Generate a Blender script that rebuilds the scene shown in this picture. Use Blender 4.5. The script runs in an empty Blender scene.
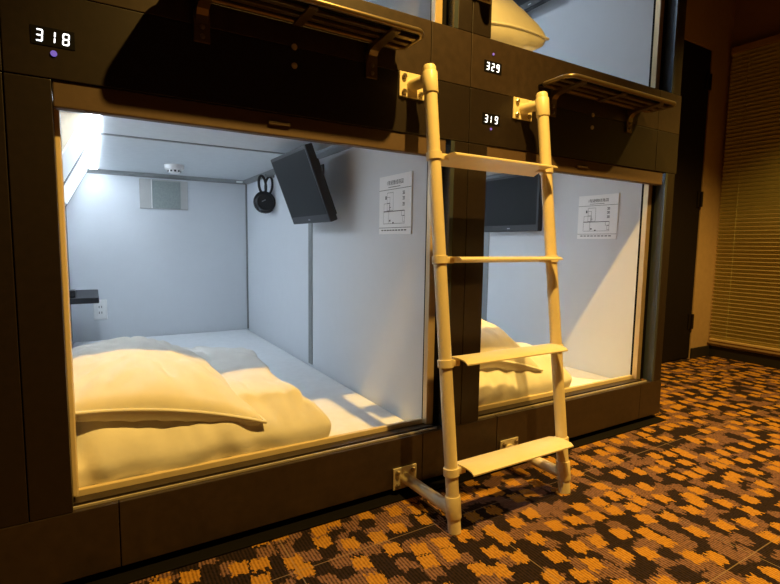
import bpy, bmesh, math, random
from mathutils import Vector, Matrix, noise

random.seed(7)
scene = bpy.context.scene
COL = scene.collection
scene.view_settings.view_transform = 'Standard'
scene.view_settings.look = 'None'
scene.view_settings.exposure = 0.0
PI = math.pi

# ------------------------------------------------------------------ materials
def new_mat(name):
    m = bpy.data.materials.new(name)
    m.use_nodes = True
    nt = m.node_tree
    b = nt.nodes['Principled BSDF']
    return m, nt, b

def link(nt, a, b):
    nt.links.new(a, b)

def mat(name, col, rough=0.5, metal=0.0, var=0.06, scale=30.0, bump=0.0, bscale=200.0, spec=0.5, stretch=(1, 1, 1), bdist=0.002):
    m, nt, b = new_mat(name)
    tc = nt.nodes.new('ShaderNodeTexCoord')
    mp = nt.nodes.new('ShaderNodeMapping')
    mp.inputs['Scale'].default_value = stretch
    link(nt, tc.outputs['Object'], mp.inputs['Vector'])
    n = nt.nodes.new('ShaderNodeTexNoise')
    n.inputs['Scale'].default_value = scale
    n.inputs['Detail'].default_value = 4
    link(nt, mp.outputs['Vector'], n.inputs['Vector'])
    r = nt.nodes.new('ShaderNodeValToRGB')
    r.color_ramp.elements[0].position = 0.3
    r.color_ramp.elements[1].position = 0.7
    r.color_ramp.elements[0].color = (*[max(0, c * (1 - var)) for c in col], 1)
    r.color_ramp.elements[1].color = (*[min(1, c * (1 + var)) for c in col], 1)
    link(nt, n.outputs['Fac'], r.inputs['Fac'])
    link(nt, r.outputs['Color'], b.inputs['Base Color'])
    b.inputs['Roughness'].default_value = rough
    b.inputs['Metallic'].default_value = metal
    b.inputs['Specular IOR Level'].default_value = spec
    if bump:
        n2 = nt.nodes.new('ShaderNodeTexNoise')
        n2.inputs['Scale'].default_value = bscale
        n2.inputs['Detail'].default_value = 3
        link(nt, mp.outputs['Vector'], n2.inputs['Vector'])
        bp = nt.nodes.new('ShaderNodeBump')
        bp.inputs['Strength'].default_value = bump
        bp.inputs['Distance'].default_value = bdist
        link(nt, n2.outputs['Fac'], bp.inputs['Height'])
        link(nt, bp.outputs['Normal'], b.inputs['Normal'])
    return m

def emit(name, col, strength):
    m, nt, b = new_mat(name)
    b.inputs['Base Color'].default_value = (*[min(1, c) for c in col], 1)
    b.inputs['Emission Color'].default_value = (*col, 1)
    b.inputs['Emission Strength'].default_value = strength
    return m

def weave_mat(name, col, rough=0.8, scale=260.0, strength=0.25):
    m = mat(name, col, rough, var=0.008, scale=18)
    nt = m.node_tree
    b = nt.nodes['Principled BSDF']
    tc = nt.nodes.new('ShaderNodeTexCoord')
    hs = []
    for d in ('X', 'Z', 'Y'):
        w = nt.nodes.new('ShaderNodeTexWave')
        w.bands_direction = d
        w.inputs['Scale'].default_value = scale
        w.inputs['Distortion'].default_value = 1.5
        w.inputs['Detail'].default_value = 1
        link(nt, tc.outputs['Object'], w.inputs['Vector'])
        hs.append(w)
    a = nt.nodes.new('ShaderNodeMath'); a.operation = 'ADD'
    link(nt, hs[0].outputs['Fac'], a.inputs[0]); link(nt, hs[1].outputs['Fac'], a.inputs[1])
    a2 = nt.nodes.new('ShaderNodeMath'); a2.operation = 'ADD'
    link(nt, a.outputs[0], a2.inputs[0]); link(nt, hs[2].outputs['Fac'], a2.inputs[1])
    bp = nt.nodes.new('ShaderNodeBump')
    bp.inputs['Strength'].default_value = strength
    bp.inputs['Distance'].default_value = 0.0006
    link(nt, a2.outputs[0], bp.inputs['Height'])
    link(nt, bp.outputs['Normal'], b.inputs['Normal'])
    return m

def carpet_mat():
    m, nt, b = new_mat('carpet')
    N = nt.nodes.new
    tc = N('ShaderNodeTexCoord')
    # ragged edges: distort coordinates slightly
    nz = N('ShaderNodeTexNoise'); nz.inputs['Scale'].default_value = 75; nz.inputs['Detail'].default_value = 3
    link(nt, tc.outputs['Object'], nz.inputs['Vector'])
    sb = N('ShaderNodeVectorMath'); sb.operation = 'SUBTRACT'; sb.inputs[1].default_value = (0.5, 0.5, 0.5)
    link(nt, nz.outputs['Color'], sb.inputs[0])
    sc = N('ShaderNodeVectorMath'); sc.operation = 'SCALE'; sc.inputs['Scale'].default_value = 0.024
    link(nt, sb.outputs[0], sc.inputs[0])
    ad = N('ShaderNodeVectorMath'); ad.operation = 'ADD'
    link(nt, tc.outputs['Object'], ad.inputs[0]); link(nt, sc.outputs[0], ad.inputs[1])
    sp = N('ShaderNodeSeparateXYZ'); link(nt, tc.outputs['Object'], sp.inputs[0])
    rx = N('ShaderNodeMath'); rx.operation = 'MULTIPLY'; rx.inputs[1].default_value = 200.0; link(nt, sp.outputs['X'], rx.inputs[0])
    fl = N('ShaderNodeMath'); fl.operation = 'FLOOR'; link(nt, rx.outputs[0], fl.inputs[0])
    wn = N('ShaderNodeTexWhiteNoise'); wn.noise_dimensions = '1D'; link(nt, fl.outputs[0], wn.inputs['W'])
    off = N('ShaderNodeMath'); off.operation = 'MULTIPLY_ADD'; off.inputs[1].default_value = 0.012; off.inputs[2].default_value = -0.006
    link(nt, wn.outputs['Value'], off.inputs[0])
    cb = N('ShaderNodeCombineXYZ'); link(nt, off.outputs[0], cb.inputs['Y'])
    ad2 = N('ShaderNodeVectorMath'); ad2.operation = 'ADD'
    link(nt, ad.outputs[0], ad2.inputs[0]); link(nt, cb.outputs[0], ad2.inputs[1])
    mp = N('ShaderNodeMapping'); mp.inputs['Scale'].default_value = (1.0, 0.92, 0)
    link(nt, ad2.outputs[0], mp.inputs['Vector'])
    v = N('ShaderNodeTexVoronoi'); v.distance = 'CHEBYCHEV'; v.voronoi_dimensions = '2D'
    v.inputs['Scale'].default_value = 22.0; v.inputs['Randomness'].default_value = 0.62
    link(nt, mp.outputs[0], v.inputs['Vector'])
    sx = N('ShaderNodeSeparateColor'); link(nt, v.outputs['Color'], sx.inputs[0])
    v2 = N('ShaderNodeTexVoronoi'); v2.distance = 'CHEBYCHEV'; v2.voronoi_dimensions = '2D'
    v2.inputs['Scale'].default_value = 13.6; v2.inputs['Randomness'].default_value = 0.62
    mp3 = N('ShaderNodeMapping'); mp3.inputs['Location'].default_value = (3.3, 1.7, 0); mp3.inputs['Rotation'].default_value = (0, 0, 0.12)
    link(nt, mp.outputs[0], mp3.inputs['Vector']); link(nt, mp3.outputs[0], v2.inputs['Vector'])
    sx2 = N('ShaderNodeSeparateColor'); link(nt, v2.outputs['Color'], sx2.inputs[0])
    # cell class: black / brown / orange
    isor = N('ShaderNodeMath'); isor.operation = 'GREATER_THAN'; isor.inputs[1].default_value = 0.14
    link(nt, sx2.outputs[0], isor.inputs[0])
    isbr = N('ShaderNodeMath'); isbr.operation = 'GREATER_THAN'; isbr.inputs[1].default_value = 0.52
    link(nt, sx.outputs[0], isbr.inputs[0])
    # within the cell: only the core is coloured, margin goes dark
    core = N('ShaderNodeMath'); core.operation = 'LESS_THAN'; core.inputs[1].default_value = 0.52
    link(nt, v.outputs['Distance'], core.inputs[0])
    core2 = N('ShaderNodeMath'); core2.operation = 'LESS_THAN'; core2.inputs[1].default_value = 0.285
    link(nt, v2.outputs['Distance'], core2.inputs[0])
    # fine ribs along Y
    w = N('ShaderNodeTexWave'); w.bands_direction = 'X'; w.inputs['Scale'].default_value = 37.7
    w.inputs['Distortion'].default_value = 0.6
    link(nt, tc.outputs['Object'], w.inputs['Vector'])
    fn = N('ShaderNodeTexNoise'); fn.inputs['Scale'].default_value = 120; fn.inputs['Detail'].default_value = 2
    link(nt, tc.outputs['Object'], fn.inputs['Vector'])
    rib = N('ShaderNodeMath'); rib.operation = 'MULTIPLY_ADD'; rib.inputs[1].default_value = 0.8; rib.inputs[2].default_value = -0.55
    link(nt, w.outputs['Fac'], rib.inputs[0])
    rb2 = N('ShaderNodeMath'); rb2.operation = 'MULTIPLY_ADD'; rb2.inputs[1].default_value = 1.6
    link(nt, fn.outputs['Fac'], rb2.inputs[0]); link(nt, rib.outputs[0], rb2.inputs[2])
    ribc = N('ShaderNodeClamp'); link(nt, rb2.outputs[0], ribc.inputs[0])
    c1 = N('ShaderNodeMix'); c1.data_type = 'RGBA'      # brown heather
    c1.inputs['A'].default_value = (0.018, 0.009, 0.008, 1); c1.inputs['B'].default_value = (0.24, 0.125, 0.09, 1)
    link(nt, ribc.outputs[0], c1.inputs['Factor'])
    c0 = N('ShaderNodeMix'); c0.data_type = 'RGBA'      # near black
    c0.inputs['A'].default_value = (0.006, 0.005, 0.005, 1); c0.inputs['B'].default_value = (0.030, 0.017, 0.016, 1)
    link(nt, ribc.outputs[0], c0.inputs['Factor'])
    c2 = N('ShaderNodeMix'); c2.data_type = 'RGBA'      # orange
    c2.inputs['A'].default_value = (0.24, 0.105, 0.016, 1); c2.inputs['B'].default_value = (0.50, 0.245, 0.035, 1)
    link(nt, ribc.outputs[0], c2.inputs['Factor'])
    f1 = N('ShaderNodeMath'); f1.operation = 'MULTIPLY'
    link(nt, isbr.outputs[0], f1.inputs[0]); link(nt, core.outputs[0], f1.inputs[1])
    f2 = N('ShaderNodeMath'); f2.operation = 'MULTIPLY'
    link(nt, isor.outputs[0], f2.inputs[0]); link(nt, core2.outputs[0], f2.inputs[1])
    m1 = N('ShaderNodeMix'); m1.data_type = 'RGBA'
    link(nt, f1.outputs[0], m1.inputs['Factor']); link(nt, c0.outputs['Result'], m1.inputs['A']); link(nt, c1.outputs['Result'], m1.inputs['B'])
    m2 = N('ShaderNodeMix'); m2.data_type = 'RGBA'
    link(nt, f2.outputs[0], m2.inputs['Factor']); link(nt, m1.outputs['Result'], m2.inputs['A']); link(nt, c2.outputs['Result'], m2.inputs['B'])
    # tile seams every 0.5 m
    br = N('ShaderNodeTexBrick'); br.offset = 0.0
    br.inputs['Scale'].default_value = 1.0; br.inputs['Brick Width'].default_value = 0.5; br.inputs['Row Height'].default_value = 0.5
    br.inputs['Mortar Size'].default_value = 0.0012; br.inputs['Mortar Smooth'].default_value = 0
    mp2 = N('ShaderNodeMapping'); mp2.inputs['Location'].default_value = (0.12, 0.18, 0)
    link(nt, tc.outputs['Object'], mp2.inputs['Vector']); link(nt, mp2.outputs[0], br.inputs['Vector'])
    m3 = N('ShaderNodeMix'); m3.data_type = 'RGBA'; m3.inputs['B'].default_value = (0.28, 0.20, 0.13, 1)
    fm = N('ShaderNodeMath'); fm.operation = 'MULTIPLY'; fm.inputs[1].default_value = 0.7
    link(nt, br.outputs['Fac'], fm.inputs[0])
    link(nt, fm.outputs[0], m3.inputs['Factor']); link(nt, m2.outputs['Result'], m3.inputs['A'])
    link(nt, m3.outputs['Result'], b.inputs['Base Color'])
    b.inputs['Roughness'].default_value = 0.95
    b.inputs['Specular IOR Level'].default_value = 0.1
    bp = N('ShaderNodeBump'); bp.inputs['Strength'].default_value = 0.5; bp.inputs['Distance'].default_value = 0.003
    link(nt, ribc.outputs[0], bp.inputs['Height']); link(nt, bp.outputs['Normal'], b.inputs['Normal'])
    return m

M = {}
M['carpet'] = carpet_mat()
M['laminate'] = mat('dark_laminate', (0.0150, 0.0093, 0.0072), 0.42, var=0.16, scale=60, stretch=(1, 1, 1), bump=0.05, bscale=400)
M['laminate2'] = mat('dark_laminate_base', (0.036, 0.0235, 0.0165), 0.38, var=0.18, scale=40, bump=0.05, bscale=300)
M['cassette'] = mat('brown_screen_fabric', (0.092, 0.056, 0.033), 0.6, var=0.06, scale=120)
M['dark'] = mat('dark_groove', (0.006, 0.005, 0.005), 0.8, spec=0.1)
M['gold'] = mat('bronze_strip', (0.62, 0.47, 0.26), 0.35, metal=0.35, var=0.05)
M['silver'] = mat('brushed_rail', (0.085, 0.105, 0.13), 0.25, metal=0.5, var=0.08, scale=90, stretch=(1, 1, 0.05))
M['cream_trim'] = mat('cream_trim', (0.74, 0.60, 0.38), 0.45, var=0.04)
M['wall_in'] = weave_mat('pale_grey_panel', (0.71, 0.74, 0.78), 0.75, 120, 0.25)
M['ceil_in'] = mat('pale_ceiling_panel', (0.66, 0.70, 0.73), 0.5, var=0.03)
M['tan'] = mat('warm_lit_end_cap', (0.80, 0.68, 0.50), 0.6)  # warm light's tint put into the cap's base colour
M['alu'] = mat('grey_joint_strip', (0.27, 0.28, 0.28), 0.4, metal=0.4)
M['white_plastic'] = mat('white_plastic', (0.92, 0.92, 0.91), 0.4, var=0.02)
M['slot'] = mat('socket_slot', (0.02, 0.02, 0.02), 0.6)
M['lamp'] = emit('far_panel_glow', (0.84, 0.92, 1.0), 0.8)  # glow put into the far white panel of the shade
M['strip'] = emit('added_light_strip', (0.79, 0.90, 1.0), 22.5)  # added light that burns out the ceiling beside the shade
M['panel_glow_soft'] = emit('near_panel_glow', (0.86, 0.93, 1.0), 0.4)  # weak glow put into the near white panel
M['mattress'] = mat('white_sheet', (0.86, 0.88, 0.90), 0.85, var=0.03, bump=0.25, bscale=60)
M['bedding'] = mat('white_bedding', (0.84, 0.82, 0.77), 0.85, var=0.04, scale=14, bump=0.3, bscale=10, bdist=0.012)
M['pillow'] = mat('white_pillow_case', (0.85, 0.82, 0.75), 0.85, var=0.03, scale=20, bump=0.35, bscale=8, bdist=0.012)
M['tv_body'] = mat('black_tv_plastic', (0.018, 0.019, 0.022), 0.38)
M['screen'] = mat('grey_tv_screen', (0.006, 0.007, 0.008), 0.5, var=0.04, spec=0.2)
M['logo'] = mat('pale_mark', (0.35, 0.35, 0.37), 0.4)
M['black'] = mat('black_plastic', (0.012, 0.012, 0.014), 0.4)
M['shelf'] = mat('black_shelf', (0.018, 0.018, 0.022), 0.5, spec=0.25)
M['paper'] = mat('sign_white', (0.93, 0.94, 0.95), 0.5, var=0.01)
M['ink'] = mat('sign_ink', (0.03, 0.03, 0.035), 0.6)
M['vent'] = mat('vent_grey', (0.50, 0.50, 0.49), 0.5, var=0.03)
M['vent_in'] = mat('vent_mesh', (0.30, 0.34, 0.33), 0.6, var=0.10, scale=110)
M['ladder'] = mat('cream_ladder_paint', (0.78, 0.66, 0.42), 0.35, var=0.03)
M['tread'] = mat('cream_tread', (0.80, 0.69, 0.46), 0.4, var=0.03)
M['plate'] = mat('steel_plate', (0.62, 0.55, 0.42), 0.38, metal=0.4, var=0.06)
M['bolt'] = mat('steel_bolt', (0.40, 0.33, 0.24), 0.3, metal=0.9)
M['rack'] = mat('bronze_rack_metal', (0.20, 0.15, 0.09), 0.32, metal=0.7, var=0.06)
M['led'] = emit('white_numerals', (0.85, 0.92, 1.0), 2.0)
M['led_dim'] = mat('display_window', (0.004, 0.004, 0.005), 0.5, spec=0.15)
M['violet'] = emit('violet_light', (0.16, 0.12, 0.70), 0.6)
M['wall'] = mat('ochre_wall', (0.40, 0.27, 0.14), 0.8, var=0.05, bump=0.2, bscale=300)
M['ceiling'] = mat('dark_ceiling', (0.10, 0.07, 0.05), 0.9)
M['base'] = mat('black_baseboard', (0.012, 0.010, 0.009), 0.6)
M['door'] = mat('dark_door', (0.009, 0.006, 0.006), 0.7, spec=0.15)
M['hinge'] = mat('dark_hinge', (0.02, 0.015, 0.012), 0.4, metal=0.6)
M['slat'] = mat('ochre_slat', (0.58, 0.57, 0.26), 0.5, var=0.05)
M['blind_rail'] = mat('ochre_rail', (0.55, 0.40, 0.20), 0.45)

# ------------------------------------------------------------------ mesh helpers
def finish(name, bm, m, parent=None, smooth=False, sharp=40):
    me = bpy.data.meshes.new(name)
    bmesh.ops.recalc_face_normals(bm, faces=bm.faces)
    bm.to_mesh(me); bm.free()
    me.materials.append(M[m] if isinstance(m, str) else m)
    if smooth:
        for p in me.polygons: p.use_smooth = True
        try: me.set_sharp_from_angle(angle=math.radians(sharp))
        except Exception: pass
    o = bpy.data.objects.new(name, me)
    COL.objects.link(o)
    if parent: o.parent = parent
    return o

def box(bm, x0, x1, y0, y1, z0, z1, bev=0.0, seg=2, mx=None):
    r = bmesh.ops.create_cube(bm, size=1.0)
    vs = r['verts']
    for v in vs:
        v.co = Vector(((x0 + x1) / 2 + v.co.x * (x1 - x0), (y0 + y1) / 2 + v.co.y * (y1 - y0), (z0 + z1) / 2 + v.co.z * (z1 - z0)))
    if bev:
        es = {e for v in vs for e in v.link_edges}
        g = bmesh.ops.bevel(bm, geom=list(es), offset=bev, segments=seg, affect='EDGES', profile=0.5)
        vs = list({v for f in g['faces'] for v in f.verts} | {v for v in vs if v.is_valid})
    if mx is not None:
        # every vertex of this island
        for v in vs: v.co = mx @ v.co
    return vs

def ibox(bm, *a, mx=None, **k):
    """box built apart then merged, so a transform hits all of its vertices"""
    b2 = bmesh.new(); box(b2, *a, **k)
    if mx is not None: bmesh.ops.transform(b2, matrix=mx, verts=b2.verts)
    me = bpy.data.meshes.new('tmp'); b2.to_mesh(me); b2.free()
    bm.from_mesh(me); bpy.data.meshes.remove(me)

def tube(bm, pts, r, n=16, cap=True, radii=None, closed=False):
    pts = [Vector(p) for p in pts]
    rings = []
    L = len(pts)
    prev = None
    for i, p in enumerate(pts):
        if closed:
            t = (pts[(i + 1) % L] - pts[i - 1]).normalized()
        else:
            t = (pts[min(i + 1, L - 1)] - pts[max(i - 1, 0)]).normalized()
        if prev is None:
            a = Vector((0, 0, 1)) if abs(t.z) < 0.9 else Vector((1, 0, 0))
            u = t.cross(a).normalized()
        else:
            u = (prev - t * prev.dot(t)).normalized()
        prev = u
        w = t.cross(u)
        rr = radii[i] if radii else r
        rings.append([bm.verts.new(p + (u * math.cos(2 * PI * k / n) + w * math.sin(2 * PI * k / n)) * rr) for k in range(n)])
    m_ = L if closed else L - 1
    for i in range(m_):
        a, b = rings[i], rings[(i + 1) % L]
        for k in range(n):
            bm.faces.new((a[k], a[(k + 1) % n], b[(k + 1) % n], b[k]))
    if cap and not closed:
        bm.faces.new(rings[0][::-1]); bm.faces.new(rings[-1])

def prism(bm, poly, d0, d1, axis='y'):
    """extrude a closed 2D polygon along an axis; poly in the two other axes (in xyz order)"""
    def P(a, b, d):
        return {'x': (d, a, b), 'y': (a, d, b), 'z': (a, b, d)}[axis]
    A = [bm.verts.new(P(a, b, d0)) for a, b in poly]
    B = [bm.verts.new(P(a, b, d1)) for a, b in poly]
    n = len(poly)
    bm.faces.new(A); bm.faces.new(B[::-1])
    for i in range(n):
        bm.faces.new((A[i], B[i], B[(i + 1) % n], A[(i + 1) % n]))

def cyl(bm, c, axis, r, h, n=24, r2=None):
    c = Vector(c); axis = Vector(axis).normalized()
    tube(bm, [c, c + axis * h], r, n, radii=[r, r if r2 is None else r2])

def BM(): return bmesh.new()

def thing(name, label, cat, loc=(0, 0, 0), group=None, kind=None):
    o = bpy.data.objects.new(name, None)
    COL.objects.link(o)
    o.location = loc
    o.empty_display_size = 0.05
    if label: o['label'] = label
    if cat: o['category'] = cat
    if group: o['group'] = group
    if kind: o['kind'] = kind
    return o

def tag(o, label=None, cat=None, group=None, kind=None):
    if label: o['label'] = label
    if cat: o['category'] = cat
    if group: o['group'] = group
    if kind: o['kind'] = kind
    return o

def rebase(root):
    """children were modelled in world space: keep them there under a placed root"""
    off = Vector(root.location)
    for ch in root.children:
        for v in ch.data.vertices: v.co -= off
        for g in ch.children:
            for v in g.data.vertices: v.co -= off

def text_polys(s, size):
    cu = bpy.data.curves.new('t', 'FONT')
    cu.body = s; cu.size = size; cu.align_x = 'CENTER'; cu.resolution_u = 3
    o = bpy.data.objects.new('t', cu)
    COL.objects.link(o)
    dg = bpy.context.evaluated_depsgraph_get()
    me = o.evaluated_get(dg).to_mesh()
    vs = [v.co.copy() for v in me.vertices]; fs = [list(p.vertices) for p in me.polygons]
    o.evaluated_get(dg).to_mesh_clear()
    bpy.data.objects.remove(o); bpy.data.curves.remove(cu)
    return vs, fs

# ------------------------------------------------------------------ camera (solved from the photograph)
F, YAW, PITCH, ROLL = 492.0914, 0.5433545, 0.0983635, 0.01474908
cy, sy = math.cos(YAW), math.sin(YAW)
fw = Vector((sy * math.cos(PITCH), cy * math.cos(PITCH), -math.sin(PITCH)))
r0 = Vector((cy, -sy, 0)); u0 = r0.cross(fw)
rt = math.cos(ROLL) * r0 + math.sin(ROLL) * u0
up = -math.sin(ROLL) * r0 + math.cos(ROLL) * u0
cam = bpy.data.cameras.new('camera')
cam.sensor_fit = 'HORIZONTAL'; cam.sensor_width = 36.0; cam.lens = F / 780 * 36.0
cam.clip_start = 0.02
co = bpy.data.objects.new('camera', cam); COL.objects.link(co)
mw = Matrix((( rt.x, up.x, -fw.x, 0.0), (rt.y, up.y, -fw.y, -1.2), (rt.z, up.z, -fw.z, 0.758), (0, 0, 0, 1)))
co.matrix_world = mw
scene.camera = co

# ------------------------------------------------------------------ setting
PX = 1.131      # spacing of the capsules along the corridor
PZ = 1.213      # height of one tier
DEP = 2.204     # back of a capsule
XL, XR = -0.1265, 0.91
ZC, ZM = 1.163, 0.157
YS, XB = 0.58, 3.73     # side wall beyond the bunks, end wall with the blind
ZCEIL = 2.50

b = BM(); box(b, -2.6, 3.80, -3.0, 2.35, -0.04, 0.0)
tag(finish('floor', b, 'carpet'), kind='structure')
b = BM(); box(b, -2.6, 3.80, -3.0, 2.35, ZCEIL, ZCEIL + 0.04)
tag(finish('ceiling', b, 'ceiling'), kind='structure')
DX0, DX1, DZ = 2.68, 3.49, 2.035
b = BM()
box(b, 2.145, DX0, YS, YS + 0.1, 0, ZCEIL); box(b, DX1, XB + .07, YS, YS + 0.1, 0, ZCEIL); box(b, DX0, DX1, YS, YS + 0.1, DZ, ZCEIL)
tag(finish('wall_left', b, 'wall'), kind='structure')
b = BM(); box(b, XB, XB + 0.07, -3.0, YS, 0, ZCEIL)
tag(finish('wall_end', b, 'wall'), kind='structure')
b = BM(); box(b, DX1 + .001, XB - .013, YS - 0.013, YS, 0, 0.072, 0.003)
tag(finish('baseboard_left', b, 'base'), kind='structure')
b = BM(); box(b, XB - 0.013, XB, -3.0, YS, 0, 0.072, 0.003)
tag(finish('baseboard_end', b, 'base'), kind='structure')
# door
b = BM(); box(b, DX0 + .004, DX1 - .004, YS + 0.004, YS + 0.045, 0.006, DZ - .004, 0.003)
door = tag(finish('door_1', b, 'door'), kind='structure')
for z in (0.26, 1.08, 1.83):
    b = BM(); cyl(b, (DX1 - .012, YS - .006, z - .05), (0, 0, 1), 0.009, 0.10, 12)
    box(b, DX1 - .05, DX1 - .012, YS - .003, YS + .004, z - .05, z + .05)
    finish('hinge', b, 'hinge', door)

# venetian blind on the end wall
vb = thing('venetian_blind', 'closed ochre horizontal slat blind covering the end wall of the corridor', 'blind', (XB - .03, -0.6, 0.09))
y0b, y1b = -1.9, 0.560
zb0, zb1 = 0.118, 2.06
b = BM(); n = 74
for i in range(n):
    z = zb0 + .026 + (zb1 - zb0 - .06) * i / (n - 1)
    ibox(b, -0.0125, 0.0125, y0b, y1b, -0.0005, 0.0005, mx=Matrix.Translation((XB - .03, 0, z)) @ Matrix.Rotation(math.radians(58), 4, 'Y'))
finish('slats', b, 'slat', vb)
b = BM(); box(b, XB - .042, XB - .018, y0b, y1b, zb0 - .006, zb0 + .012, 0.004); finish('bottom_rail', b, 'blind_rail', vb)
b = BM(); box(b, XB - .05, XB - .003, y0b, y1b, zb1 - .02, zb1 + .02, 0.003); finish('head_rail', b, 'blind_rail', vb)
for yy in (0.45, -0.35, -1.15):
    b = BM(); tube(b, [(XB - .047, yy, zb0 + .01), (XB - .047, yy, zb1)], 0.0009, 6); finish('cord', b, 'slat', vb)
rebase(vb)

# ------------------------------------------------------------------ sleeping capsules
def capsule(i, j, label):
    ox, oz = i * PX, j * PZ
    root = thing('sleeping_capsule', label, 'sleeping capsule', (ox + .4, 0, oz if j else 0), 'sleeping capsules of the two tier bunk block')
    def P(name, m, fn, lab=None, smooth=False, parent=None):
        bm = BM(); fn(bm)
        bmesh.ops.translate(bm, verts=bm.verts, vec=(ox, 0, oz))
        o = finish(name, bm, m, parent or root, smooth)
        if lab: o['label'] = lab
        return o
    last = (i == 1)
    zb = 0.176
    # front frame
    lo = -0.30 if i == 0 else -0.186
    P('front_pillar', 'laminate', lambda q: box(q, lo, -0.1335, 0, 0.09, zb + .001, 1.0675, 0.0015))
    P('front_pillar', 'laminate', lambda q: box(q, -0.1315, -0.057, 0, 0.09, zb + .001, 1.0675, 0.0015))
    zt = 1.2315
    P('header_panel', 'laminate', lambda q: box(q, -0.1312, 0.850, 0, 0.10, 1.0695, zt - .0005, 0.0015))
    if i == 0: P('header_panel', 'laminate', lambda q: box(q, -0.30, -0.1328, 0, 0.10, 1.0695, zt - .0005, 0.0015))
    xe = 0.9977 if not last else 1.007
    P('header_panel', 'laminate', lambda q: box(q, 0.8520, xe, 0, 0.10, 1.0695, zt - .0005, 0.0015))
    if last:
        P('front_pillar', 'laminate', lambda q: box(q, 0.945, 0.997, 0, 0.09, zb + .001, 1.0675, 0.0015))
        P('side_panel', 'laminate', lambda q: box(q, 0.950, 0.997, 0.092, DEP + .05, 0.024 if j == 0 else 0.0195, 1.2305, 0.0015))
    if j == 0:
        z0 = 0.024
        segs = [(0.0295, 0.850), (0.852, 1.1575 if not last else 1.005)]
        if i == 0: segs.append((-0.30, 0.0275))
    else:
        z0 = 0.0195
        segs = [(-0.1312, 0.850), (0.852, xe)]
        if i == 0: segs.append((-0.30, -0.1328))
    for a, c in segs:
        P('base_panel', 'laminate2', lambda q: box(q, a, c, 0, 0.034, z0, zb, 0.0015))
    # toe recess and bed deck
    if j == 0:
        P('plinth', 'dark', lambda q: box(q, -0.28, 0.99 if last else 0.85, 0.055, 0.075, 0.0, 0.06))
    if j == 0: P('dark_floor_strip', 'dark', lambda q: box(q, -0.28, 1.005 if last else 0.85, -0.034, 0.054, 0.0, 0.0045, 0.001))  # thin dark strip on the floor along the base front
    P('bed_deck', 'dark', lambda q: box(q, XL + .001, XR - .001, 0.036, DEP, 0.055, 0.075))
    # sill: cream lip at the back, thin bright runner in front
    P('sill', 'cream_trim', lambda q: (box(q, -0.057, 0.898, 0.069, 0.082, zb - .03, 0.1930, 0.002), ))
    P('sill_groove', 'laminate2', lambda q: box(q, -0.057, 0.915, 0.036, 0.067, zb - .03, zb + .003))
    P('sill_runner', 'plate', lambda q: box(q, -0.057, 0.915, 0.014, 0.019, zb - .001, zb + 0.0045))
    # left jamb
    P('jamb', 'cream_trim', lambda q: box(q, -0.0575, -0.0475, 0.036, 0.088, 0.194, 1.035, 0.002))
    # right rail: pale bevel face, dark gap, bronze strip, black gasket
    P('side_rail', 'silver', lambda q: prism(q, [(0.9445, 0.0), (0.9445, 0.049), (0.9425, 0.049), (0.930, 0.0)], zb + .001, 1.0675, 'z'))
    P('rail_gap', 'dark', lambda q: box(q, 0.925, 0.9445, 0.0495, 0.0515, zb + .001, 1.035))
    P('rail_strip', 'gold', lambda q: box(q, 0.9000, 0.9445, 0.0525, 0.074, 0.176, 1.035, 0.001))
    P('rail_gasket', 'dark', lambda q: box(q, 0.905, 0.9445, 0.075, 0.086, 0.176, 1.035))
    # roll screen cassette under the header, with its pull tab
    c = P('screen_cassette', 'cassette', lambda q: box(q, -0.056, 0.915, 0.004, 0.030, 1.0165, 1.0692, 0.003))
    P('pull_tab', 'cassette', lambda q: box(q, 0.375, 0.43, -0.002, 0.004, 1.040, 1.049, 0.002), parent=c)
    # inner shell
    P('back_wall', 'wall_in', lambda q: box(q, XL - .02, XR + .02, DEP, DEP + .02, 0.055, ZC + .02))
    P('inner_wall', 'wall_in', lambda q: box(q, XL - .018, XL, 0.091, DEP, 0.055, ZC))
    P('inner_wall', 'wall_in', lambda q: box(q, XR, XR + .018, 0.087, DEP, 0.055, ZC))
    P('inner_ceiling', 'ceil_in', lambda q: box(q, XL - .02, XR + .02, 0.101, DEP, ZC, ZC + .018))
    # joint strips
    P('joint_strip', 'alu', lambda q: box(q, XR - .004, XR, 1.035, 1.080, ZM, ZC - .02))
    P('joint_strip', 'alu', lambda q: box(q, 0.0, XR, 1.03, 1.05, ZC - .004, ZC))
    P('corner_trim', 'alu', lambda q: prism(q, [(DEP, ZC), (DEP - .03, ZC), (DEP - .022, ZC - .014), (DEP, ZC - .024)], -0.02, XR, 'x'))
    P('corner_trim', 'alu', lambda q: prism(q, [(XR, ZC), (XR - .03, ZC), (XR - .026, ZC - .010), (XR - .01, ZC - .024), (XR, ZC - .024)], 0.15, DEP - .03, 'y'))
    P('corner_trim', 'alu', lambda q: box(q, XR - .010, XR, DEP - .010, DEP, ZM, ZC - .024))
    P('corner_trim', 'alu', lambda q: box(q, XL, XL + .007, DEP - .007, DEP, ZM, 1.0))
    P('trim_clip', 'white_plastic', lambda q: box(q, XR - .075, XR - .035, DEP - .034, DEP - .022, ZC - .018, ZC - .006, 0.002))
    # corner lamp: slanted shade, end cap painted warm-lit, white panels given a glow
    xa, za = -0.006, 0.935        # where the slanted face meets ceiling and left wall
    ya = 0.74
    P('lamp_end_cap', 'tan', lambda q: prism(q, [(XL, ZC - .001), (xa, ZC - .001), (XL, za)], ya - .008, ya, 'y'))
    sh = P('lamp_shade', 'white_plastic', lambda q: prism(q, [(XL + .0005, ZC - .001), (xa, ZC - .001), (XL + .0005, za)], ya, DEP - .001, 'y'))
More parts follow.
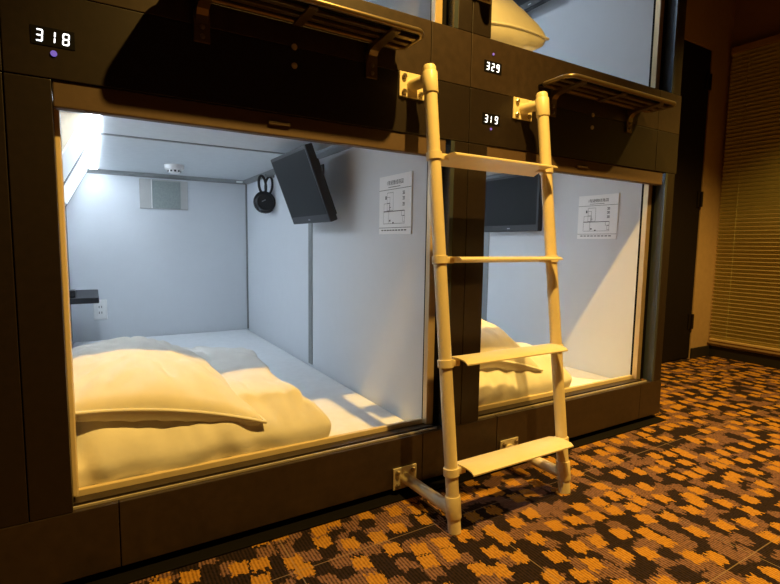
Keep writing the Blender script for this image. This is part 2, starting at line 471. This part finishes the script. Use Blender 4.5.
    def lit(q, y0, y1, s0, s1, off):
        n = Vector((ZC - za, 0, -(xa - XL))).normalized()
        A = Vector((xa, 0, ZC)); B = Vector((XL, 0, za))
        pts = []
        for s, y in ((s0, y0), (s1, y0), (s1, y1), (s0, y1)):
            p = A.lerp(B, s) + n * off; p.y = y; pts.append(q.verts.new(p))
        q.faces.new(pts)
        pts2 = []
        for s, y in ((s0, y0), (s1, y0), (s1, y1), (s0, y1)):
            p = A.lerp(B, s) + n * 0.0003; p.y = y; pts2.append(q.verts.new(p))
        for k in range(4):
            q.faces.new((pts[k], pts[(k + 1) % 4], pts2[(k + 1) % 4], pts2[k]))
    P('added_light_strip', 'strip', lambda q: box(q, xa + .004, xa + .046, 0.38, DEP - .06, ZC - .006, ZC - .0005, 0.002))  # added strip for the ceiling glow, unseen front part brightens the near wall
    P('glow_panel_far', 'lamp', lambda q: lit(q, 1.40, DEP - .06, 0.08, 0.92, 0.004), parent=sh)  # white panel made to glow, brightens ceiling and back wall
    P('glow_panel_near', 'panel_glow_soft', lambda q: lit(q, ya + .01, 1.29, 0.04, 0.96, 0.004), parent=sh)  # plain white panel made to glow weakly, brightens the capsule
    P('lamp_band', 'alu', lambda q: (lit(q, 1.30, 1.36, 0.0, 1.0, 0.006),), parent=sh)
    P('lamp_band', 'alu', lambda q: (lit(q, DEP - .045, DEP - .03, 0.0, 1.0, 0.006),), parent=sh)
    rebase(root)
    return root

capsule(0, 0, 'lower left sleeping capsule with dark front, open and lit, numbered 318')
capsule(1, 0, 'lower right sleeping capsule with dark front, behind the ladder, numbered 319')
capsule(0, 1, 'upper left sleeping capsule above the one numbered 318, mostly cut off by the picture top')
capsule(1, 1, 'upper right sleeping capsule numbered 329 with a pillow at its opening')

# ------------------------------------------------------------------ bedding
def mattress(i, j, label):
    ox, oz = i * PX, j * PZ
    bm = BM(); box(bm, XL + .004, XR - .006, 0.086, DEP - .014, 0.0755, ZM, 0.022, 3)
    bmesh.ops.translate(bm, verts=bm.verts, vec=(ox, 0, oz))
    return tag(finish('mattress', bm, 'mattress', None, True), label, 'mattress', 'mattresses in the capsules')
mattress(0, 0, 'flat white sheeted mattress filling the floor of the lower left capsule')
mattress(1, 0, 'flat white sheeted mattress filling the floor of the lower right capsule')
mattress(1, 1, 'flat white sheeted mattress in the upper right capsule under the pointed pillow')

def soft_block(name, x0, x1, y0, y1, z0, z1, seed, label, top_in=0.05):
    """a folded quilt: puffy rounded slab with drapery creases"""
    bm = BM()
    nx, ny, nz = 46, 40, 12
    V = {}
    def shape(a, c, d):
        # a, c, d in -1..1
        x = (x0 + x1) / 2 + a * (x1 - x0) / 2; y = (y0 + y1) / 2 + c * (y1 - y0) / 2; z = (z0 + z1) / 2 + d * (z1 - z0) / 2
        # superellipse rounding of the rim
        e = max(abs(a), abs(c))
        rim = max(0.0, (e - 0.72) / 0.28)
        k = 1 - 0.20 * rim ** 4
        zz = z0 + (z - z0) * k if d > -0.999 else z0
        # upright sides bulge
        bul = 0.022 * (1 - d * d)
        if abs(a) > .999: x += bul * a
        if abs(c) > .999: y += bul * c
        if d > 0:
            x -= top_in * max(0, a) ** 6 * d
            y += 0.020 * max(0, -c) ** 6 * d
        p = Vector((x, y, zz))
        zz = z0 + (zz - z0) * (1 - 0.30 * (a + 1) / 2)
        h = (zz - z0) / (z1 - z0)
        q = Vector((x * 5.2 + seed, y * 5.2, zz * 4))
        w = noise.noise(q) * 0.022 + noise.noise(q * 2.3) * 0.014
        # creases: ridged noise stretched in one direction
        rn = 1 - abs(noise.noise(Vector((x * 13 + y * 4 + seed, y * 3.5 - x * 2, zz * 5))))
        w += -0.018 * max(0, rn - 0.78) / 0.22
        p.z += w * h * (1.0 if d > 0 else 0.6)
        w2 = noise.noise(Vector((x * 3 + seed, y * 3, zz * 4)))
        p.z += 0.0055 * math.sin(x * 34 + y * 15 + 7 * w2) * max(0, noise.noise(Vector((x * 3.1, y * 3.3, seed + 4))) + .35) * (1 if d > 0 else 0) * h
        if c < -0.9:
            p.y += 0.006 * math.sin(x * 46 + 9 * w2 - zz * 14) * max(0, noise.noise(Vector((x * 3.7, zz * 3, seed + 9))) + .45) * min(1, h * 4)
            fr = 1 - abs(noise.noise(Vector((x * 7 + seed * 2, zz * 5, 3.1))))
            p.y += 0.020 * max(0, fr - 0.70) / 0.30 * max(0, h) + 0.014 * noise.noise(Vector((x * 7, zz * 9, seed)))
        if a > 0.9:
            p.x += 0.012 * noise.noise(Vector((y * 9, zz * 11, seed)))
        p.z = max(p.z, z0)
        return p
    def gv(a, c, d):
        k = (round(a, 5), round(c, 5), round(d, 5))
        if k not in V: V[k] = bm.verts.new(shape(a, c, d))
        return V[k]
    A = [-1 + 2 * i / nx for i in range(nx + 1)]; Cc = [-1 + 2 * i / ny for i in range(ny + 1)]; D = [-1 + 2 * i / nz for i in range(nz + 1)]
    def quad(*k):
        try: bm.faces.new([gv(*q) for q in k])
        except ValueError: pass
    for i in range(nx):
        for j in range(ny):
            quad((A[i], Cc[j], 1), (A[i + 1], Cc[j], 1), (A[i + 1], Cc[j + 1], 1), (A[i], Cc[j + 1], 1))
            quad((A[i], Cc[j], -1), (A[i + 1], Cc[j], -1), (A[i + 1], Cc[j + 1], -1), (A[i], Cc[j + 1], -1))
    for i in range(nx):
        for k in range(nz):
            for c in (-1, 1): quad((A[i], c, D[k]), (A[i + 1], c, D[k]), (A[i + 1], c, D[k + 1]), (A[i], c, D[k + 1]))
    for j in range(ny):
        for k in range(nz):
            for a in (-1, 1): quad((a, Cc[j], D[k]), (a, Cc[j + 1], D[k]), (a, Cc[j + 1], D[k + 1]), (a, Cc[j], D[k + 1]))
    o = finish(name, bm, 'bedding', None, True, 80)
    o.modifiers.new('sub', 'SUBSURF').levels = 1
    o.modifiers['sub'].render_levels = 1
    return tag(o, label, 'duvet', 'folded duvets')

def pillow(corners, T, Tb, seed, label, pull=0.10):
    """corners: front-left, front-right, back-right, back-left (world). T top swell, Tb bottom swell"""
    fl, fr, br, bl = [Vector(c) for c in corners]
    root = thing('pillow', label, 'pillow', (fl + fr + br + bl) / 4, 'white pillows')
    n = 44
    bm = BM()
    grid = {}
    def base(u, v):
        # concave edges between pointed corners
        uu = u * (1 - pull * 0.5 * (1 - v * v) * abs(u) ** 2)
        vv = v * (1 - pull * 0.5 * (1 - u * u) * abs(v) ** 2)
        s, t = (uu + 1) / 2, (vv + 1) / 2
        p = (fl * (1 - s) + fr * s) * (1 - t) + (bl * (1 - s) + br * s) * t
        p.z += 0.020 * (1 - u * u) + 0.008 * (1 - v * v)
        return p
    for side in (1, -1):
        for i in range(n + 1):
            for j in range(n + 1):
                u = -1 + 2 * i / n; v = -1 + 2 * j / n
                edge = i in (0, n) or j in (0, n)
                if edge and side == -1:
                    grid[(side, i, j)] = grid[(1, i, j)]; continue
                p = base(u, v)
                e = (1 - u ** 4) * (1 - v ** 4)
                h = max(0, (1 - u * u) * (1 - v * v)) ** (0.42 if side == 1 else 0.25)
                w = noise.noise(Vector((u * 2.2 + seed, v * 2.2, side))) * 0.020 + noise.noise(Vector((u * 6 + seed, v * 5, side))) * 0.007
                rad = math.atan2(v, u); rr = math.hypot(u, v)
                w += -0.012 * max(0, (1 - abs(noise.noise(Vector((rad * 4 + seed, rr, side))))) - .8) / .2 * rr
                p.z += (T if side == 1 else -Tb) * h + w * e
                grid[(side, i, j)] = bm.verts.new(p)
        for i in range(n):
            for j in range(n):
                k = [grid[(side, i, j)], grid[(side, i + 1, j)], grid[(side, i + 1, j + 1)], grid[(side, i, j + 1)]]
                try: bm.faces.new(k if side == 1 else k[::-1])
                except ValueError: pass
    finish('case', bm, 'pillow', root, True, 80)
    # stitched rim
    rim = [base(-1 + 2 * i / n, -1) for i in range(n)] + [base(1, -1 + 2 * i / n) for i in range(n)] + \
          [base(1 - 2 * i / n, 1) for i in range(n)] + [base(-1, 1 - 2 * i / n) for i in range(n)]
    bm = BM(); tube(bm, rim, 0.0045, 8, closed=True)
    finish('hem', bm, 'pillow', root, True, 80)
    rebase(root)
    return root

soft_block('folded_duvet', XL + .012, 0.560, 0.096, 0.86, ZM, 0.345, 3.1, 'folded white duvet under the pillow in the lower left capsule')
soft_block('folded_duvet', PX + XL + .012, PX + 0.50, 0.096, 0.80, ZM, 0.338, 8.7, 'folded white duvet under the pillow in the lower right capsule behind the ladder')
pillow([(-0.112, 0.095, 0.365), (0.383, 0.075, 0.272), (0.29, 0.58, 0.355), (-0.105, 0.64, 0.385)], 0.078, 0.055, 1.3,
       'large plump white pillow on the folded duvet in the lower left capsule')
pillow([(PX - 0.112, 0.10, 0.355), (PX + 0.335, 0.085, 0.280), (PX + 0.28, 0.56, 0.36), (PX - 0.10, 0.60, 0.40)], 0.115, 0.055, 5.3,
       'white pillow seen between the ladder rails in the lower right capsule')
zu = PZ
pillow([(PX - 0.06, 0.11, 1.475), (PX + 0.315, 0.11, 1.505), (PX + 0.24, 0.60, 1.56), (PX - 0.09, 0.55, 1.58)], 0.16, 0.085, 2.2,
       'pale yellow lit pillow with a pointed corner in the upper right capsule opening', 0.06)

# ------------------------------------------------------------------ televisions
def tv(pos, tilt, label, arm_to):
    root = thing('television', label, 'television', pos, 'televisions on the capsule walls')
    R = Matrix.Rotation(tilt, 4, 'Y')
    W, H = 0.42, 0.305
    def P(name, m, fn, parent=None, smooth=False):
        bm = BM(); fn(bm); bmesh.ops.transform(bm, matrix=R, verts=bm.verts)
        return finish(name, bm, m, parent or root, smooth)
    body = P('housing', 'tv_body', lambda q: (ibox(q, -0.014, 0.020, -W / 2, W / 2, -H / 2, H / 2, 0.005), ibox(q, 0.018, 0.042, -W / 2 + .05, W / 2 - .05, -H / 2 + .03, H / 2 - .05, 0.008),
                                               ibox(q, 0.018, 0.030, -W / 2 + .012, -W / 2 + .05, -H / 2 + .02, H / 2 - .06, 0.004)))
    P('screen', 'screen', lambda q: box(q, -0.0148, -0.0135, -W / 2 + .014, W / 2 - .014, -H / 2 + .034, H / 2 - .014))
    P('maker_mark', 'logo', lambda q: box(q, -0.0150, -0.0138, -0.010, 0.010, -H / 2 + .014, -H / 2 + .019))
    bm = BM()
    p0 = R @ Vector((0.04, 0, 0)); p1 = Vector(arm_to) - Vector(pos)
    tube(bm, [p0, p0 + (R @ Vector((0.03, 0, 0))), p1], 0.011, 12)
    ibox(bm, p1.x - .006, p1.x, p1.y - .035, p1.y + .035, p1.z - .05, p1.z + .05, 0.002)
    finish('wall_arm', bm, 'black', root, True)
    return root
T1 = math.atan2(0.117, 0.302)
tv((0.764, 0.80, 0.985), -T1, 'small black television tilted down from the wall of the lower left capsule', (XR - .001, 0.93, 1.06))
tv((PX + XR - .055, 0.81, 0.985), 0.0, 'black flat television mounted upright behind the ladder in the lower right capsule', (PX + XR - .001, 0.81, 0.985))
tv((PX + XR - .055, 0.72, 2.128), 0.0, 'dark television of which only the lower edge shows in the upper right capsule', (PX + XR - .001, 0.72, 2.128))

# ------------------------------------------------------------------ wall notices
def notice(ox, yc, zc, label):
    root = thing('wall_notice', label, 'sign', (ox + XR - .0045, yc, zc), 'floor plan notices')
    W, H = 0.212, 0.204
    bm = BM(); box(bm, -0.0, 0.004, -W / 2, W / 2, -H / 2, H / 2); finish('board', bm, 'paper', root)
    def bar(q, u0, u1, v0, v1):
        q_ = [q.verts.new((-0.0006, -u, v)) for u, v in ((u0, v0), (u1, v0), (u1, v1), (u0, v1))]
        q.faces.new(q_)
    def rect(q, u0, u1, v0, v1, t=0.0011):
        bar(q, u0, u1, v0, v0 + t); bar(q, u0, u1, v1 - t, v1); bar(q, u0, u0 + t, v0, v1); bar(q, u1 - t, u1, v0, v1)
    bm = BM()
    vs, fs = text_polys('1階避難経路図', 0.0170)
    vv = [bm.verts.new((-0.0006, -(p.x + 0.002), p.y + 0.070)) for p in vs]
    for f in fs:
        try: bm.faces.new([vv[k] for k in f])
        except ValueError: pass
    finish('title_text', bm, 'ink', root)
    bm = BM()
    bar(bm, -W / 2, W / 2, 0.0525, 0.0540); finish('rule_line', bm, 'ink', root)
    bm = BM(); bar(bm, -W / 2, W / 2, -0.0805, -0.0790); finish('rule_line', bm, 'ink', root)
    bm = BM(); bar(bm, -0.042, 0.036, 0.0605, 0.0622); finish('rule_line', bm, 'ink', root)
    bm = BM()
    rect(bm, -0.050, -0.008, -0.020, 0.043); rect(bm, -0.072, -0.030, -0.022, 0.006); rect(bm, -0.050, -0.030, 0.006, 0.028)
    rect(bm, -0.074, 0.066, -0.066, -0.022); bar(bm, -0.074, 0.066, -0.024, -0.0215)
    bar(bm, -0.038, -0.0368, -0.066, -0.022); rect(bm, 0.046, 0.066, -0.04, -0.022); rect(bm, 0.054, 0.066, -0.060, -0.04)
    bar(bm, -0.034, -0.024, -0.010, -0.008); bar(bm, -0.034, -0.032, -0.018, 0.002); bar(bm, -0.062, -0.054, 0.020, 0.032)
    bar(bm, -0.012, -0.004, -0.066, -0.060); bar(bm, -0.034, -0.026, -0.058, -0.052)
    finish('floor_plan', bm, 'ink', root)
    bm = BM()
    for v in (0.040, 0.022, 0.002):
        for k in range(3): bar(bm, 0.052 + .002 * (k % 2), 0.066, v - k * .0042, v - k * .0042 + .0022)
    for k in range(9): bar(bm, -0.088 + k * .019, -0.088 + k * .019 + .014, -0.0905, -0.0868)
    finish('caption_lines', bm, 'ink', root)
    return root
notice(0, 0.277, 0.893, 'white floor plan notice on the wall of the lower left capsule, left of the ladder')
notice(PX, 0.300, 0.896, 'white floor plan notice on the wall of the lower right capsule, right of the ladder')

# ------------------------------------------------------------------ fittings in the left capsule
v = thing('wall_vent', 'square grey ventilation panel high on the back wall of the lower left capsule', 'vent', (0.396, DEP, 1.04))
b = BM(); box(b, -0.138, 0.138, -0.010, -0.0005, -0.090, 0.090, 0.003); finish('frame', b, 'vent', v)
b = BM(); box(b, -0.066, 0.094, -0.0125, -0.0098, -0.085, 0.082, 0.001); finish('mesh_filter', b, 'vent_in', v)
b = BM(); box(b, -0.074, -0.069, -0.014, -0.0095, -0.088, 0.088, 0.001); finish('edge_strip', b, 'white_plastic', v)

s = thing('power_socket', 'white twin power socket on the back wall below the small black shelf', 'socket', (0.027, DEP, 0.338))
b = BM(); box(b, -0.036, 0.036, -0.007, -0.0005, -0.06, 0.06, 0.004); finish('plate', b, 'white_plastic', s)
b = BM(); box(b, -0.019, 0.019, -0.009, -0.0065, -0.036, 0.036, 0.002); finish('insert', b, 'white_plastic', s)
b = BM()
for z in (0.016, -0.018):
    for x in (-0.0065, 0.0065): box(b, x - .0016, x + .0016, -0.0097, -0.0088, z - .006, z + .006)
finish('slots', b, 'slot', s)

d = thing('smoke_detector', 'small round white smoke detector on the ceiling of the lower left capsule', 'smoke detector', (0.395, 1.73, ZC))
b = BM(); tube(b, [(0, 0, -.0005), (0, 0, -.022), (0, 0, -.027)], .05, 28, radii=[.05, .049, .044]); finish('cover', b, 'white_plastic', d, True)
b = BM(); tube(b, [(0, 0, -.0272), (0, 0, -.040), (0, 0, -.045)], .03, 24, radii=[.034, .030, .022]); finish('sensor_cap', b, 'white_plastic', d, True)
b = BM()
for k in range(10):
    a = 2 * PI * k / 10
    ibox(b, -.0045, .0045, -.0014, .0014, -.0045, .0045, mx=Matrix.Rotation(a, 4, 'Z') @ Matrix.Translation((0, -.0325, -.034)))
finish('vent_slots', b, 'slot', d)

sf = thing('wall_shelf', 'small black shelf on the left wall at the back of the lower left capsule', 'shelf', (XL, 1.83, 0.444))
b = BM(); box(b, 0.0005, 0.1450, -0.235, 0.235, 0.0, 0.028, 0.004); finish('board', b, 'shelf', sf)
b = BM(); box(b, 0.0005, 0.006, -0.20, 0.20, -0.03, 0.0); finish('wall_batten', b, 'shelf', sf)
b = BM(); box(b, XL + .004, XL + .046, 1.63, 1.70, 0.4725, 0.508, 0.004)
ck = thing('alarm_clock', 'small black box on the black shelf in the lower left capsule', 'box', (XL + .025, 1.665, 0.4725))
finish('case', b, 'black', ck)
b = BM(); box(b, XL + .012, XL + .038, 1.6285, 1.6295, 0.480, 0.500); finish('face', b, 'tv_body', ck)
rebase(ck)

# headphones on a hook
hk = thing('hook', 'small grey hook under the ceiling edge holding the headphones', 'hook', (XR, 1.62, 1.140))
b = BM(); box(b, -0.010, -.0005, -0.016, 0.016, -0.016, 0.0, 0.002)
tube(b, [(-.005, 0, -.008), (-.030, 0, -.010), (-.046, 0, -.012), (-.050, 0, -.001)], 0.004, 10); finish('hook_arm', b, 'alu', hk, True)
hp = thing('headphones', 'black headphones hanging from a hook beside the television', 'headphones', (XR - .045, 1.62, 1.022))
def ell(cx, cz, rx, rz, tilt, yy, a0, a1, n=30):
    pts = []
    for k in range(n + 1):
        a = math.radians(a0 + (a1 - a0) * k / n)
        x = rx * math.cos(a); z = rz * math.sin(a)
        pts.append((cx + x * math.cos(tilt) - z * math.sin(tilt), yy, cz + x * math.sin(tilt) + z * math.cos(tilt)))
    return pts
b = BM(); tube(b, ell(-0.022, 0.058, 0.020, 0.050, 0.12, 0.0, -75, 255), 0.0075, 10); finish('headband', b, 'black', hp, True)
b = BM(); tube(b, ell(0.020, 0.058, 0.020, 0.050, -0.12, 0.014, -75, 255), 0.0065, 10); finish('cable_loop', b, 'black', hp, True)
for (x, y, z) in ((-0.012, -0.022, -0.040), (0.010, 0.030, -0.038)):
    b = BM()
    cyl(b, (x, y + .016, z), (-.15, -1, .05), 0.060, 0.014, 28)
    cyl(b, (x - .002, y + .003, z), (-.15, -1, .05), 0.056, 0.016, 28, 0.044)
    c = finish('ear_cup', b, 'black', hp, True)
    b = BM(); tube(b, [Vector((x, y + .024, z)) + Vector((0.052 * math.cos(2 * PI * k / 24), 0, 0.052 * math.sin(2 * PI * k / 24))) for k in range(24)], 0.011, 8, closed=True)
    finish('ear_pad', b, 'tv_body', c, True)
b = BM(); ibox(b, -0.012, 0.012, -0.002, 0.0, -0.0025, 0.0025, mx=Matrix.Translation((-0.026, -0.0375, -0.034)) @ Matrix.Rotation(-.5, 4, 'Y'))
finish('pale_mark', b, 'logo', hp)

# ------------------------------------------------------------------ number displays
SEG = {'1': 'bc', '2': 'abged', '3': 'abgcd', '8': 'abcdefg', '9': 'abcdfg'}
def display(num, x0, x1, zc, gap, led_dz, label):
    """seven-segment numerals between x0 and x1 on the header panel"""
    root = thing('number_display', label, 'number display', (0.5 * (x0 + x1), 0, zc), 'lit capsule number displays')
    w = x1 - x0
    bm = BM(); box(bm, -w / 2 - .007, w / 2 + .007, -0.0012, -0.0002, -0.017, 0.017); finish('window', bm, 'led_dim', root)
    hgt, dw, t = 0.023, 0.0118, 0.0026
    for ch, xo in zip(num, gap):
        bm = BM()
        cx = -w / 2 + xo * w
        def hb(z): prism(bm, [(cx - dw / 2 + t * .35, z), (cx - dw / 2 + t * .8, z + t / 2), (cx + dw / 2 - t * .8, z + t / 2), (cx + dw / 2 - t * .35, z), (cx + dw / 2 - t * .8, z - t / 2), (cx - dw / 2 + t * .8, z - t / 2)], -0.0020, -0.0012)
        def vb(x, za, zb): prism(bm, [(x, za), (x + t / 2, za + t * .4), (x + t / 2, zb - t * .4), (x, zb), (x - t / 2, zb - t * .4), (x - t / 2, za + t * .4)], -0.0020, -0.0012)
        h = hgt / 2 - t / 2
        for sgm in SEG[ch]:
            if sgm == 'a': hb(h)
            if sgm == 'g': hb(0)
            if sgm == 'd': hb(-h)
            if sgm == 'b': vb(cx + dw / 2 - t / 2, 0.0006, h)
            if sgm == 'c': vb(cx + dw / 2 - t / 2, -h, -0.0006)
            if sgm == 'f': vb(cx - dw / 2 + t / 2, 0.0006, h)
            if sgm == 'e': vb(cx - dw / 2 + t / 2, -h, -0.0006)
        # slant
        for vv in bm.verts: vv.co.x += vv.co.z * 0.08
        finish('numeral', bm, 'led', root)
    bm = BM(); cyl(bm, (0, 0, led_dz), (0, -1, 0), 0.0056 if num == '318' else 0.0036, 0.0022, 16); finish('indicator_light', bm, 'violet', root)
display('318', -0.079, -0.0215, 1.147, (0.12, 0.47, 0.87), -0.030, 'lit white number 318 with a violet dot below on the left header panel')
display('319', 1.057, 1.114, 1.149, (0.13, 0.40, 0.86), -0.029, 'lit white number 319 with a violet dot below, beside the right ladder bracket')
display('329', 1.057, 1.114, 1.306, (0.13, 0.49, 0.85), 0.039, 'lit white number 329 with a violet dot above it, on the upper panel')

# ------------------------------------------------------------------ luggage racks
def rack(ox, label):
    root = thing('wall_rack', label, 'rack', (ox + .44, 0, 1.195), 'bronze racks over the lower capsules')
    z = 1.283
    xa, xb = ox + .150, ox + .736
    yb, yf = -0.026, -0.138
    rad = 0.03
    pts = []
    for (cx, cy_, a0) in ((xb - rad, yb - rad * .5, 90), (xb - rad, yf + rad, 0), (xa + rad, yf + rad, -90), (xa + rad, yb - rad * .5, -180)):
        for k in range(7):
            a = math.radians(a0 - 90 * k / 6)
            rr = rad if cy_ < -0.06 else rad * .5
            pts.append((cx + rr * math.cos(a) + (rad - rr) * (1 if cx > ox + .4 else -1), cy_ + rr * math.sin(a), z))
    bm = BM(); tube(bm, pts, 0.0075, 12, closed=True); finish('outer_rail', bm, 'rack', root, True)
    bm = BM(); box(bm, xa + .004, xb - .004, yf + .004, -0.002, z + .002, z + .005); finish('tray_sheet', bm, 'dark', root)
    for y in (-0.062, -0.096):
        bm = BM(); box(bm, xa + .006, xb - .006, y - .008, y + .008, z - .006, z + .0015, 0.001); finish('slat', bm, 'rack', root)
    for x in (ox + .2265, ox + .6555):
        bm = BM()
        # foot plate on the wall, curved into the carrying arm
        box(bm, x - .0185, x + .0170, -0.006, -0.0005, 1.195, 1.262, 0.002)
        prof = [(-0.0005, 1.235), (-0.006, 1.235), (-0.010, 1.252), (-0.020, 1.262), (-0.036, 1.266), (-0.126, 1.2735), (-0.128, 1.279), (-0.0005, 1.279)]
        prism(bm, prof, x - .0125, x + .0125, 'x')
        br = finish('bracket', bm, 'rack', root)
        for zz in (1.208, 1.228):
            bm = BM(); tube(bm, [(x, -.0062, zz), (x, -.009, zz), (x, -.0102, zz)], .005, 14, radii=[.0055, .0055, .003]); finish('screw', bm, 'bolt', br, True)
    bm = BM(); box(bm, ox + .43, ox + .452, -0.126, -0.022, z - .010, z - .004, 0.001); finish('cross_bar', bm, 'rack', root)
    for zz in (1.188, 1.232):
        bm = BM(); tube(bm, [(ox + .441, -.0003, zz), (ox + .441, -.003, zz), (ox + .441, -.0042, zz)], .006, 16, radii=[.0075, .0072, .004]); finish('cover_cap', bm, 'plate', root, True)
    rebase(root)
    return root
rack(0, 'bronze metal wall rack above the lower left capsule opening')
rack(PX, 'bronze metal wall rack to the right of the ladder top')

# ------------------------------------------------------------------ ladder
LX, RX = 0.793, 1.225
def ry(z): return -0.236 + 0.1315 * z
ld = thing('bunk_ladder', 'cream painted metal ladder with four flat treads fixed to the bunk front', 'ladder', (1.02, -0.2, 0.0))
dirz = Vector((0, 0.1315, 1)).normalized()
def rp(x, z): return Vector((x, ry(z), z))
for x, side in ((LX, -1), (RX, 1)):
    b = BM(); tube(b, [rp(x, 0.0), rp(x, 1.205)], 0.0174, 28); rail = finish('rail', b, 'ladder', ld, True)
    b = BM(); tube(b, [rp(x, 1.160), rp(x, 1.162), rp(x, 1.215), rp(x, 1.217)], 0.0222, 28, radii=[.0200, .0208, .0208, .0195]); finish('top_sleeve', b, 'ladder', rail, True)
    b = BM(); tube(b, [rp(x, 1.216), rp(x, 1.229), rp(x, 1.234)], 0.018, 28, radii=[.0178, .0178, .0150]); finish('end_cap', b, 'ladder', rail, True)
    b = BM(); tube(b, [rp(x, 0.038), rp(x, 0.040), rp(x, 0.093), rp(x, 0.095)], 0.0222, 28, radii=[.0200, .0208, .0208, .0200]); finish('foot_sleeve', b, 'ladder', rail, True)
    for zr in (0.158, 0.442, 0.716, 0.992):
        b = BM(); tube(b, [rp(x, zr - .0105), rp(x, zr - .0098), rp(x, zr + .0098), rp(x, zr + .0105)], 0.0222, 28, radii=[.0202, .0212, .0212, .0202])
        p = rp(x, zr)
        ibox(b, p.x - (0.0 if side < 0 else .042), p.x + (.042 if side < 0 else 0), p.y - .0105, p.y + .0105, zr - .0088, zr + .0088, 0.002)
        finish('clamp', b, 'ladder', rail, True)
    # wall struts and plates
    for zz, yy in ((1.199, ry(1.199)), (0.055, ry(0.055))):
        px_ = x - .010
        b = BM(); tube(b, [(px_, -0.004, zz), (x, yy, zz)], 0.0165, 24); st = finish('wall_strut', b, 'ladder', ld, True)
        b = BM(); box(b, px_ - .040, px_ + .043, -0.006, -0.0005, zz - .034, zz + .033, 0.0015)
        pl = finish('wall_plate', b, 'plate' if zz < .5 else 'ladder', ld)
        for dx in (-.026, .029):
            for dz in (-.021, .020):
                b = BM(); tube(b, [(px_ + dx, -.006, zz + dz), (px_ + dx, -.0115, zz + dz), (px_ + dx, -.0135, zz + dz)], .007, 6, radii=[.0078, .0078, .0055])
                finish('bolt', b, 'bolt', pl)
# treads: arched plates tipped up at the front
for zr, tip in ((0.168, 0.008), (0.453, 0.004), (0.719, 0.014), (0.990, 0.020)):
    yc = ry(zr) - 0.014
    b = BM()
    n = 10; xs = (LX + .026, RX - .019)
    top = []; bot = []
    for k in range(n + 1):
        t = -1 + 2 * k / n
        y = yc + 0.047 * t
        z = zr - tip * 0.5 * t + 0.007 * (1 - t * t) - .004
        if k == 0: z -= 0.004
        top.append((y, z + .002)); bot.append((y, z - .0015))
    prism(b, top + bot[::-1], xs[0], xs[1], 'x')
    finish('tread', b, 'tread', ld, True, 50)
rebase(ld)

# upper grab handle between the upper capsules (its lower bracket shows at the top of the photo)
gh = thing('grab_handle', 'metal grab handle bracket at the very top between the upper capsules', 'handle', (1.03, 0, 1.49))
for zz in (1.517, 2.02):
    b = BM(); box(b, 0.99, 1.066, -0.006, -0.0005, zz - .031, zz + .031, 0.0015); pl = finish('wall_plate', b, 'plate', gh)
    for dx in (-.027, .027):
        for dz in (-.020, .020):
            b = BM(); tube(b, [(1.028 + dx, -.006, zz + dz), (1.028 + dx, -.012, zz + dz), (1.028 + dx, -.014, zz + dz)], .007, 6, radii=[.0078, .0078, .0055]); finish('bolt', b, 'bolt', pl)
b = BM()
tube(b, [(1.028, -.004, 1.517), (1.028, -.05, 1.517), (1.028, -.066, 1.525), (1.028, -.07, 1.545), (1.028, -.07, 1.99), (1.028, -.066, 2.012), (1.028, -.05, 2.02), (1.028, -.004, 2.02)], 0.015, 18)
finish('handle_tube', b, 'ladder', gh, True)
rebase(gh)

# ------------------------------------------------------------------ light
def spot(name, loc, power, col, size, radius, target):
    l = bpy.data.lights.new(name, 'SPOT')
    l.energy = power; l.color = col; l.spot_size = math.radians(size); l.spot_blend = 0.6; l.shadow_soft_size = radius
    o = bpy.data.objects.new(name, l); COL.objects.link(o)
    o.location = loc
    d = Vector(target) - Vector(loc)
    o.rotation_euler = d.to_track_quat('-Z', 'Y').to_euler()
    return o
WARM = (1.0, 0.60, 0.13)
spot('ceiling_downlight', (0.80, -0.83, 2.42), 245, WARM, 101, 0.02, (0.90, -0.55, 0))
spot('ceiling_downlight', (2.66, -0.83, 2.42), 270, WARM, 106, 0.02, (2.85, -0.75, 0))
w = bpy.data.worlds.new('world'); scene.world = w; w.use_nodes = True
bg = w.node_tree.nodes['Background']
bg.inputs['Color'].default_value = (0.8, 0.55, 0.40, 1); bg.inputs['Strength'].default_value = 0.008
